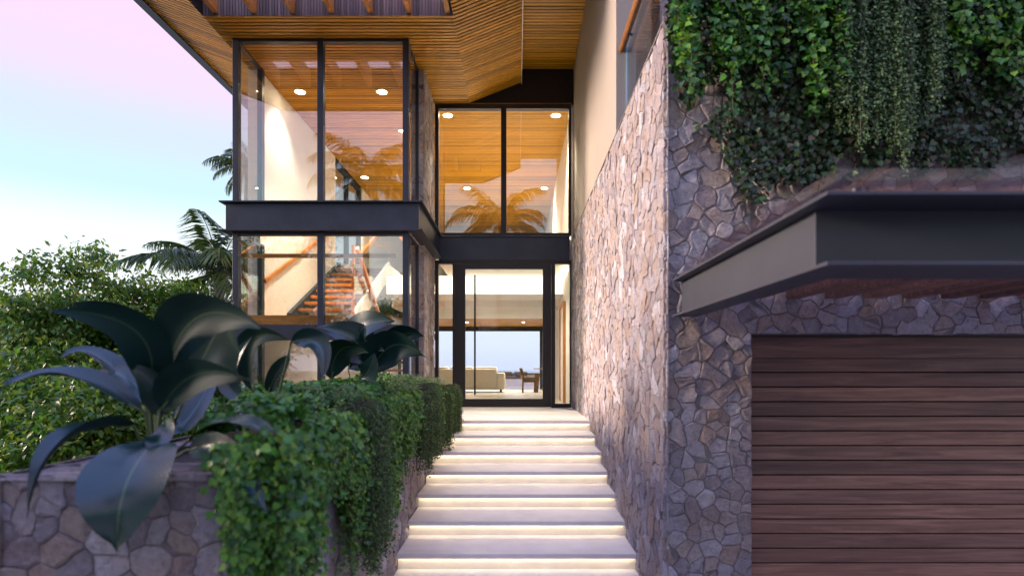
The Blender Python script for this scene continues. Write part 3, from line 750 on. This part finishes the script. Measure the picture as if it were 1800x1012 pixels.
# ------------------------------------------------------------------ planter greenery
# hump of ivy along the planter and strands over the stair side
def hump_top(y): return -.12 + .07*n1(y*1.7, 1) + .05*n1(y*5, 2) - .05*(1-sstep(2.3, 3.2, y))
iv = thing('planter_ivy', (-1.3, 4.5, PZ), 'bright green leafy ivy spilling over the planter beside the steps', 'ivy')
fe = thing('trailing_fern', (-1.1, 6, PZ), 'dark fine-leaved trailers hanging from the planter towards the steps', 'trailing plant')
pos=[]; dr=[]; nm=[]; sz=[]
N = 17000
ys_ = rng.uniform(2.55, 8.1, N); xs_ = rng.uniform(-1.95, -.93, N)
for i in range(N):
    y, x = ys_[i], xs_[i]
    if y < 3.2 and x < -1.30 - .3*(y-2.55): continue
    e = 1-min(1, max(0, (x+1.32)/.4)**2)*.95
    zt = hump_top(y) - (1-e)*.25 - (.08 if x < -1.75 else 0) + .05*n1(x*6+y*3, 5)
    z = zt - abs(rng.normal(0, .045))
    pos.append((x, y, z)); dr.append((rng.normal(0,.6)+.3, rng.normal(0,.6)-.3, rng.normal(0,.35)-.1)); nm.append((rng.normal(0,.5)+.3*(x>-1.2), rng.normal(0,.5)-.35, 1)); sz.append(rng.uniform(.022, .046))
def drop(y):     # how far the trailers hang on the stair side
    base = .62 + .22*n1(y*2.1, 7) + .12*n1(y*6, 8)
    if y < 2.62: base = .78 + .1*n1(y*9, 4)
    elif y < 3.15: base = .40 + .15*n1(y*8, 3)
    elif y < 4.3: base += .30
    return max(.25, base)
fpos=[]; fdr=[]; fnm=[]; fsz=[]
stems = MB()
y = 2.12
while y < 8.02:
    fern = n1(y*1.9, 21) + .25*n1(y*7, 22) > .04 and y > 3.3
    L = drop(y)*rng.uniform(.72, 1.12); x0 = -1.0 + rng.uniform(-.04, .06) + .09*n1(y*2.6, 14)
    if fern: L *= 1.18; x0 += .05
    z = hump_top(y)-.09; px, py = x0, y; s = 0; pts = [(x0-.12, y, z-.02)]
    while s < L:
        f = s/L
        px = x0 + .05*math.sin(min(1, s/.15)*1.57) + .012*n1(s*9, y*11); py += rng.normal(0, .003)
        zz = z - s
        if zz < GZ+.03: break
        if fern:
            for _ in range(5):
                fpos.append((px+rng.normal(0,.022), py+rng.normal(0,.026), zz+rng.normal(0,.006))); fdr.append((rng.normal(0,.7)+.2, rng.normal(0,.7), -.7)); fnm.append((1+rng.normal(0,.5), rng.normal(0,.6)-.4, rng.normal(0,.4)+.3)); fsz.append(rng.uniform(.014,.026))
            s += .012
        else:
            k = 2 if f < .75 else 1
            for _ in range(k):
                pos.append((px+rng.normal(0,.03), py+rng.normal(0,.03), zz+rng.normal(0,.01))); dr.append((rng.normal(0,.5)+.25, rng.normal(0,.6)-.2, -.8+rng.normal(0,.35))); nm.append((1+rng.normal(0,.4), rng.normal(0,.5)-.5, .5+rng.normal(0,.4))); sz.append(rng.uniform(.022,.044)*(1-.35*f))
            s += .0105
        if s % .06 < .017: pts.append((px, py, zz))
    if len(pts) > 2: stems.tube(pts, [.0025]*len(pts), 4)
    y += rng.uniform(.008, .018)
# strands on the front corner
for c in range(46):
    x = rng.uniform(-1.10, -.98); L = rng.uniform(.1, .3) if x < -1.05 else rng.uniform(.3, .7); s = 0
    while s < L:
        pos.append((x+rng.normal(0,.025), 2.13+rng.normal(0,.02)-.02, PZ+.12-s)); dr.append((rng.normal(0,.5), -.3, -.8)); nm.append((rng.normal(0,.4), -1, .5)); sz.append(rng.uniform(.02,.038)); s += .014
    s = 0
for i in range(1500):      # ivy between the big plant and the corner
    x = rng.uniform(-1.32, -1.0); y = rng.uniform(2.32, 2.8); z = PZ+.02+.16*sstep(-1.6,-1.1,x)*sstep(2.1,2.5,y)+.1*rng.random()*sstep(-1.5,-1.1,x)
    pos.append((x, y, z)); dr.append((rng.normal(0,.6), -.4, rng.normal(0,.4))); nm.append((rng.normal(0,.5), -.6, 1)); sz.append(rng.uniform(.022,.042))
leaves('ivy_leaves', (IVY_V, IVY_F), pos, dr, nm, sz, M['ivy'], iv)
obj('stems', stems, M['vine_stem'], iv)
# fern tufts on the hump too
for i in range(5000):
    y = rng.uniform(3.3, 8.0)
    if n1(y*1.9, 21) + .25*n1(y*7, 22) < .0: continue
    x = rng.uniform(-1.35, -.98); z = hump_top(y)+.01-abs(rng.normal(0,.02))-.18*max(0,(x+1.08)/.1)**2*.3
    fpos.append((x,y,z)); fdr.append((.6+rng.normal(0,.5), rng.normal(0,.6), -.2)); fnm.append((.3,-.3,1)); fsz.append(rng.uniform(.016,.03))
leaves('fern_leaves', (TIN_V, TIN_F), fpos, fdr, fnm, fsz, M['fern'], fe)

# ------------------------------------------------------------------ greenery on the garage wall
def px2x(px): return (px-909)*YF/1000
def py2z(py): return (648-py)*YF/1000
cr = thing('climbing_ivy', (2.2, YF, 1.4), 'dark small-leaved ivy creeping flat over the garage stones', 'ivy')
pos=[]; dr=[]; nm=[]; sz=[]
edge = [(1168,60),(1185,150),(1205,200),(1245,245),(1290,300),(1300,360),(1330,362),(1350,330),(1400,325),(1440,318),(1500,300),(1560,286),(1640,300),(1740,296),(1790,262),(2000,280)]
for i in range(17000):
    p = rng.uniform(1168, 1990); q = rng.uniform(-60, 372)
    lim = np.interp(p, [e[0] for e in edge], [e[1] for e in edge]) + 22*n1(p*.03, 31) + 14*n1(p*.11, 32)
    if q > lim: continue
    if q > lim-150 and n1(p*.022+q*.005, 33) + n1(q*.03+p*.01, 34)*.8 > .34 and q > 150: continue
    x = px2x(p); z = py2z(q)
    pos.append((x, YF-.03-abs(rng.normal(0,.035)), z)); dr.append((rng.normal(0,.6), -.25, -.6+rng.normal(0,.5))); nm.append((rng.normal(0,.45), -1, .45+rng.normal(0,.4))); sz.append(rng.uniform(.026,.048))
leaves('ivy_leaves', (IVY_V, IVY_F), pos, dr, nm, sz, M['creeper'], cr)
stm = MB()
for i in range(34):
    x = px2x(rng.uniform(1190, 1800)); z = 2.45; pts = []
    while z > py2z(np.interp(909+x*1000/YF, [e[0] for e in edge], [e[1] for e in edge])): pts.append((x, YF-.022, z)); z -= .08; x += rng.normal(0,.02)
    if len(pts) > 2: stm.tube(pts, [.004]*len(pts), 5)
obj('stems', stm, M['vine_stem'], cr)
def curtain(name, label, ranges, drop_lo, drop_hi, base, mt, leafsz, step, per, spread, off, n, catg):
    t = thing(name, (px2x(sum(ranges[0])/2), YF, ZT), label, catg)
    pos=[]; dr=[]; nm=[]; sz=[]; stx = MB()
    for (a, b) in ranges:
        for i in range(int(n*(b-a)/100)):
            p = rng.uniform(a, b)
            if base is not None and len(base[0]) > 4 and n1(p*.055, 51) < -.12 and rng.random() < .85: continue
            edge_f = min(1, (p-a)/45+.35, (b-p)/45+.35)
            zb = py2z(drop_lo + (drop_hi-drop_lo)*max(0, min(1, .5+.75*n1(p*.035, 41)+rng.normal(0,.22)))*edge_f)
            x = px2x(p); z = 2.72+rng.uniform(-.05,.12); yo = YF-off-rng.uniform(0,.10); pts = []
            while z > zb:
                f = 1 if z-zb > .25 else .55
                for _ in range(per):
                    pos.append((x+rng.normal(0,spread), yo+rng.normal(0,spread*.8), z+rng.normal(0,.01))); dr.append((rng.normal(0,.6), -.35+rng.normal(0,.3), -.75+rng.normal(0,.3))); nm.append((rng.normal(0,.45), -1, .55+rng.normal(0,.4))); sz.append(rng.uniform(*leafsz)*(.6+.4*f))
                pts.append((x, yo, z)) if len(pts) == 0 or pts[-1][2]-z > .07 else None
                z -= step; x += rng.normal(0,.002)
            if len(pts) > 2: stx.tube(pts, [.0025]*len(pts), 4)
    leaves('vine_leaves', base, pos, dr, nm, sz, mt, t); tag(obj('stems', stx, M['vine_stem'], t), kind='stuff')
    return t
rp = thing('roof_planter', (3.2, 4.2, ZT), 'stone-coloured trough on the garage roof edge hidden under vines', 'planter')
obj('trough', B(1.36, 5.1, 3.93, 4.45, ZT-.004, 2.70), M['mortar'], rp); obj('soil_bed', B(1.42, 5.04, 3.99, 4.39, 2.60, 2.715), M['soil'], rp)
curtain('hanging_vine', 'bright green leafy vine hanging beside the stone wall corner', [(1180, 1300)], 60, 225, (IVY_V, IVY_F), M['ivy'], (.028,.058), .019, 2, .028, .09, 26, 'vine')
curtain('hanging_vine', 'bright green vine strands just left of the grey-green fine trailers', [(1300, 1470)], 30, 215, (IVY_V, IVY_F), M['ivy'], (.028,.060), .019, 2, .028, .10, 22, 'vine')
curtain('hanging_vine', 'yellow-green vine hanging above the canopy at the right edge', [(1615, 1800)], 50, 215, (IVY_V, IVY_F), M['ivy'], (.028,.062), .019, 2, .028, .10, 24, 'vine')
curtain('trailing_vine', 'grey-green fine trailers hanging in a curtain above the canopy', [(1450, 1625)], 150, 325, (TIN_V, TIN_F), M['sage'], (.018,.034), .0105, 4, .018, .11, 28, 'vine')
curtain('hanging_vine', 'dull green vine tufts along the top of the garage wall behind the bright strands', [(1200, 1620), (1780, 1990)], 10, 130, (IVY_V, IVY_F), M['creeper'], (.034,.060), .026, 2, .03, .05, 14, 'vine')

# ------------------------------------------------------------------ big-leaved plants
def blade(root, base, mid, tip, width, face, fold=.25, curl=0.0, seed=0, petiole=None):
    b, m, t = Vector(base), Vector(mid), Vector(tip); face = Vector(face).normalized()
    nu, nv = 6, 16; vs = []; fs = []; uvs = []
    c = m*2-(b+t)*.5
    for j in range(nv+1):
        s = j/nv
        p = b*(1-s)**2 + c*2*s*(1-s) + t*s*s
        tg = ((c-b)*(1-s)+(t-c)*s).normalized()
        sd_ = tg.cross(face)
        if sd_.length < 1e-3: sd_ = tg.cross(Vector((0,0,1)))
        sd_.normalize(); nn = sd_.cross(tg).normalized()
        prof = (math.sin(math.pi*min(1, s**.78*1.0))**.75)*(1-.25*s) if 0 < s < 1 else 0
        prof = max(prof, .012)
        if s > .9: prof *= max(.02, (1-s)/.1)**.6
        for i in range(nu+1):
            a = i/nu*2-1
            wave = .028*math.sin(s*9+seed+a*1.3)*abs(a)
            q = p + sd_*(a*width/2*prof) + nn*(width*prof*(fold*abs(a)**1.4 - fold*.4) + wave*width*1.6 + curl*width*a*prof)
            vs.append(tuple(q)); uvs.append((i/nu, s))
    for j in range(nv):
        for i in range(nu):
            k = j*(nu+1)+i; f4 = (k, k+1, k+nu+2, k+nu+1); fs.append(f4[::-1] if face.z < 0 else f4)
    me = bpy.data.meshes.new('leaf'); me.from_pydata(vs, [], fs); me.update()
    ul = me.uv_layers.new(name='UVMap'); li_ = np.zeros(len(me.loops), dtype='i4'); me.loops.foreach_get('vertex_index', li_)
    ul.data.foreach_set('uv', np.array(uvs, dtype='f4')[li_].ravel())
    me.polygons.foreach_set('use_smooth', [True]*len(me.polygons)); me.materials.append(M['big_leaf'])
    o = bpy.data.objects.new('leaf', me); COL.objects.link(o); put(o, root)
    if petiole is not None:
        pe = Vector(petiole); obj('stalk', MB().tube([pe, pe.lerp(b, .5)+Vector((0,0,.02)), b, b.lerp(p if False else m, .25)], [.009,.007,.006,.004], 6), M['stem'], root, smooth=True)
    return o
def plant(name, label, base, specs, d0):
    t = thing(name, base, label, 'plant')
    for k, (bp, mp, tp, w, face, fold) in enumerate(specs):
        blade(t, P(*bp), P(*mp), P(*tp), w, face, fold, seed=k*1.7, petiole=base)
    return t
C = (0,-1,0)
plant('broad_leaved_plant', 'large dark broad-leaved plant at the near corner of the stone planter', (-1.58, 2.48, PZ-.08), [
    ((268,778,2.25), (218,850,2.02), (205,970,2.0), .35, (.15,-1,.25), .12),
    ((235,748,2.40), (110,770,2.15), (47,910,2.0), .13, (-.3,-.35,1), .35),
    ((255,725,2.45), (130,660,2.3), (8,675,2.15), .16, (-.1,-.5,1), .2),
    ((255,700,2.55), (170,622,2.6), (108,630,2.55), .12, (0,-.35,1), .2),
    ((262,690,2.42), (240,585,2.25), (90,546,2.1), .19, (.55,-1,-.35), .22),
    ((278,672,2.6), (245,570,2.6), (118,533,2.5), .14, (.6,-.8,-.6), .22),
    ((285,672,2.40), (340,560,2.25), (458,577,2.12), .25, (-.35,-1,-.35), .2),
    ((340,660,2.55), (375,590,2.5), (410,528,2.45), .36, (.1,-1,.35), .06),
    ((282,720,2.38), (340,660,2.25), (440,668,2.12), .17, (-.2,-1,-.3), .25),
    ((330,775,2.42), (420,740,2.25), (500,790,2.15), .10, (0,-.4,1), .25),
    ((275,715,2.5), (220,660,2.55), (172,652,2.6), .13, (.1,-.7,1), .2),
    ((280,735,2.42), (270,680,2.36), (225,640,2.3), .13, (.2,-1,.3), .15),
    ((290,740,2.36), (280,770,2.25), (255,800,2.2), .12, (.1,-1,.1), .15),
    ((300,740,2.5), (340,720,2.6), (400,600,2.9), .14, (.2,-1,.5), .2),
    ((330,790,2.3), (400,800,2.15), (470,905,2.05), .13, (.4,-1,.3), .2),
], 2.4)
plant('broad_leaved_plant', 'dark arching broad leaves between the near and far planter plants', (-1.45, 3.3, PZ-.08), [
    ((445,690,3.3), (440,600,3.25), (512,598,3.2), .16, (-.4,-1,-.2), .25),
    ((512,600,3.22), (560,605,3.2), (567,668,3.15), .14, (.5,-1,.2), .25),
    ((470,690,3.35), (490,650,3.3), (512,622,3.3), .11, (.3,-1,.5), .15),
    ((430,700,3.2), (400,660,3.2), (445,590,3.2), .12, (.3,-1,.5), .15),
], 3.3)
plant('broad_leaved_plant', 'blue-sheened broad-leaved plant farther along the planter before the bay', (-1.42, 5.1, PZ-.08), [
    ((612,648,5.1), (628,600,5.05), (553,574,4.95), .38, (.35,-1,.45), .18),
    ((640,640,5.1), (632,580,5.05), (694,564,4.95), .40, (-.25,-1,.45), .12),
    ((672,632,5.3), (680,602,5.3), (705,588,5.2), .26, (-.1,-1,.5), .15),
    ((688,628,5.2), (705,590,5.15), (746,591,5.05), .24, (-.4,-1,-.35), .25),
    ((652,655,5.0), (690,608,4.9), (748,627,4.8), .36, (-.25,-1,-.4), .2),
    ((582,665,5.0), (600,615,4.9), (648,620,4.8), .28, (.2,-1,-.45), .2),
    ((560,620,5.3), (588,610,5.2), (610,635,5.15), .16, (.1,-.5,1), .15),
    ((632,665,4.95), (648,650,4.9), (658,620,4.9), .22, (.1,-1,.3), .1),
    ((640,640,5.0), (660,612,4.95), (675,618,4.9), .16, (.1,-1,.1), .2),
], 5)

# ------------------------------------------------------------------ trees
def tree(name, label, base, crown, rad, nclu, per, lsz, group, spread=.17, mt='tree_leaf', seed=1, trunk_r=.13):
    random.seed(seed); lr = np.random.default_rng(seed)
    t = thing(name, base, label, 'tree', group)
    b = Vector(base); c = Vector(crown); tr = MB()
    fork = b.lerp(c, .45); fork.z = c.z - rad[2]*.75 if c.z-rad[2]*.75 > b.z+.5 else b.z+.6
    tr.tube([b, b.lerp(fork, .5)+Vector((.05,.03,0)), fork], [trunk_r, trunk_r*.8, trunk_r*.62], 9)
    cen = []
    for i in range(nclu):
        while True:
            q = lr.normal(0, 1, 3); q /= np.linalg.norm(q); rr = lr.random()**.42
            lob = 1+.38*mnoise.noise(Vector((q[0]*2.2, q[1]*2.2, q[2]*2.2+seed)))
            w = Vector((c.x+q[0]*rr*rad[0]*lob, c.y+q[1]*rr*rad[1]*lob, c.z+q[2]*rr*rad[2]*lob))
            if w.z > b.z+.25: break
        cen.append(w)
    for i in range(0, nclu, 7):
        w = cen[i]; m = fork.lerp(w, .5)+Vector((lr.normal(0,.12), lr.normal(0,.12), .12))
        tr.tube([fork, fork.lerp(m, .5), m, m.lerp(w, .6), w], [trunk_r*.4, trunk_r*.3, trunk_r*.2, trunk_r*.1, trunk_r*.04], 5)
    pos=[]; dr=[]; nm=[]; sz=[]
    for w in cen:
        o = Vector((w.x-c.x, w.y-c.y, (w.z-c.z)*.6)); o = o.normalized() if o.length > 0 else Vector((0,0,1))
        q = lr.normal(0, spread, (per, 3)); q[:,2] *= .55
        pos.append(q+np.array(w)); dr.append(lr.normal(0,.65,(per,3))+np.array([o.x*.5, o.y*.5, -.35])); nm.append(lr.normal(0,.5,(per,3))+np.array([o.x*.4,o.y*.4,.9])); sz.append(lr.uniform(lsz*.7, lsz*1.25, per))
    leaves('crown', (BRD_V, NAR_F), np.concatenate(pos), np.concatenate(dr), np.concatenate(nm), np.concatenate(sz), M[mt], t)
    obj('trunk', tr, M['bark'], t, smooth=True)
    return t
def gz(x, y): return ground_z(x, y)
TG = 'garden trees on the left'
def tr_at(px, py, d): q = P(px, py, d); return q
a = P(80, 560, 9.6); tree('garden_tree', 'leafy tree farthest left rising above the planter', (a.x, a.y, gz(a.x,a.y)-.05), (a.x, a.y, .42), (.98,1.0,1.62), 130, 105, .11, TG, seed=2)
a = P(208, 545, 10.6); tree('garden_tree', 'leafy tree left of the palm behind the big dark leaves', (a.x, a.y, gz(a.x,a.y)-.05), (a.x, a.y, .55), (1.0,1.0,1.75), 130, 105, .115, TG, seed=5)
a = P(322, 560, 11.8); tree('garden_tree', 'lower leafy tree in front of the palm trunk', (a.x, a.y, gz(a.x,a.y)-.05), (a.x, a.y, .42), (1.0,1.0,1.55), 115, 100, .12, TG, seed=8)
a = P(20, 720, 8.0); tree('garden_shrub', 'dense shrub low at the left edge above the planter wall', (a.x, a.y, gz(a.x,a.y)-.05), (a.x, a.y, -.75), (1.2,1.1,1.15), 170, 90, .10, TG, seed=9, trunk_r=.06)
a = P(170, 740, 7.6); tree('garden_shrub', 'dense shrub between the leftmost tree and the big dark leaves', (a.x, a.y, gz(a.x,a.y)-.05), (a.x, a.y, -.9), (1.0,1.0,.95), 150, 90, .10, TG, seed=12, trunk_r=.06)
a = P(320, 700, 9.5); tree('garden_shrub', 'dense shrub under the palm beside the glass bay', (a.x, a.y, gz(a.x,a.y)-.05), (a.x, a.y, -.7), (1.2,1.0,1.2), 150, 85, .105, TG, seed=14, trunk_r=.06)

tree('garden_tree', 'added leafy tree outside the picture left of the planter, shading the side wall', (-7.6, 3.6, gz(-7.6,3.6)-.05), (-7.6, 3.6, .55), (1.5,1.7,1.5), 170, 75, .13, TG, seed=41)  # unseen tree, added to shade the lower stone side wall
tree('garden_tree', 'added leafy tree outside the picture left of the viewer, shading the side wall', (-8.0, .6, gz(-8,.6)-.05), (-8.0, .6, .45), (1.5,1.7,1.5), 170, 75, .13, TG, seed=42)  # another unseen tree added for the soft shade on that wall

def palm(label, base, top, nf, L, seed, group='palms', droop=1.0, trunk_r=.13):
    lr = np.random.default_rng(seed)
    b = Vector(base); c = Vector(top); t = thing('palm_tree', base, label, 'palm', group)
    tk = MB(); n = 14
    tk.tube([b.lerp(c, i/n)+Vector((.06*math.sin(i*.5), 0, 0)) for i in range(n+1)], [trunk_r*(1.2-.35*i/n)*(1+.06*(i%2)) for i in range(n+1)], 10)
    obj('trunk', tk, M['bark'], t, smooth=True)
    for k in range(nf):
        az = k*2.399+lr.normal(0,.15); up = 1.15-1.45*(k/nf)+lr.normal(0,.08); ln = L*lr.uniform(.85,1.1)
        h = Vector((math.cos(az), math.sin(az), 0)); pts = []; p = c.copy(); ang = up; ns = 14
        for s in range(ns+1):
            pts.append(p.copy()); p = p + (h*math.cos(ang)+Vector((0,0,1))*math.sin(ang))*(ln/ns); ang -= droop*(.05+.16*s/ns)
        pos=[]; dr=[]; nm=[]; sz=[]
        side = h.cross(Vector((0,0,1)))
        for s in range(46):
            f = .1+.9*s/46; i = min(ns-1, int(f*ns)); q = pts[i].lerp(pts[i+1], f*ns-i); tg = (pts[i+1]-pts[i]).normalized()
            ll = ln*.30*math.sin(math.pi*(f*.85+.12))**.7
            for sg in (-1, 1):
                dv = side*sg*.8+tg*.65+Vector((0,0,-.30-.3*lr.random()))
                pos.append(tuple(q)); dr.append(tuple(dv+Vector(lr.normal(0,.08,3)))); nm.append((0,0,1)); sz.append(ll)
        V = NAR_V*np.array([.28,1,1]); V[2,2] = -.22
        fo = leaves('frond', (V, NAR_F), pos, dr, nm, sz, M['palm_leaf'], t)
        obj('rib', MB().tube(pts, [.018*(1-.85*i/ns) for i in range(ns+1)], 5), M['stem'], fo)
    return t
a = P(385, 480, 13.0); palm('palm with drooping fronds just left of the glass bay', (a.x, a.y, gz(a.x,a.y)-.05), (a.x, a.y, a.z), 22, 2.1, 3, droop=.8)
a = P(436, 296, 17.0); palm('tall palm rising behind the upper bay window', (a.x, a.y, gz(a.x,a.y)-.05), (a.x, a.y, a.z), 18, 1.3, 5, droop=.9)
# trees on the camera's side of the street: the windows mirror them
palm('tall palm behind the viewer mirrored in the entrance window', (-.9, -8, GZ-.02), (-.9, -8, 7.6), 18, 3.1, 7)
palm('tall palm behind the viewer mirrored in the upper bay glass', (-6.2, -6.5, GZ-.02), (-6.2, -6.5, 7.9), 18, 3.0, 9)
tree('street_tree', 'leafy tree behind the viewer mirrored in the lower bay glass', (-11, -8, gz(-11,-8)), (-11, -8, 3.3), (3.6,2.2,2.8), 300, 80, .2, 'trees behind the viewer', spread=.32, seed=31, trunk_r=.2)
for i, (x, y, cz) in enumerate(((-5.2,-12,1.6), (.6,-13,1.4), (6.2,-12.5,1.7), (12,-12,1.6))):  # row added to keep low sky light off the fronts, also mirrored
    tree('street_tree', 'added leafy tree behind the viewer blocking low sky light, %s of four in a row' % ('first', 'second', 'third', 'last')[i], (x, y, GZ-.02), (x, y, cz), (3.2,2.0,2.3), 170, 55, .25, 'trees behind the viewer', spread=.4, seed=60+i, trunk_r=.18)
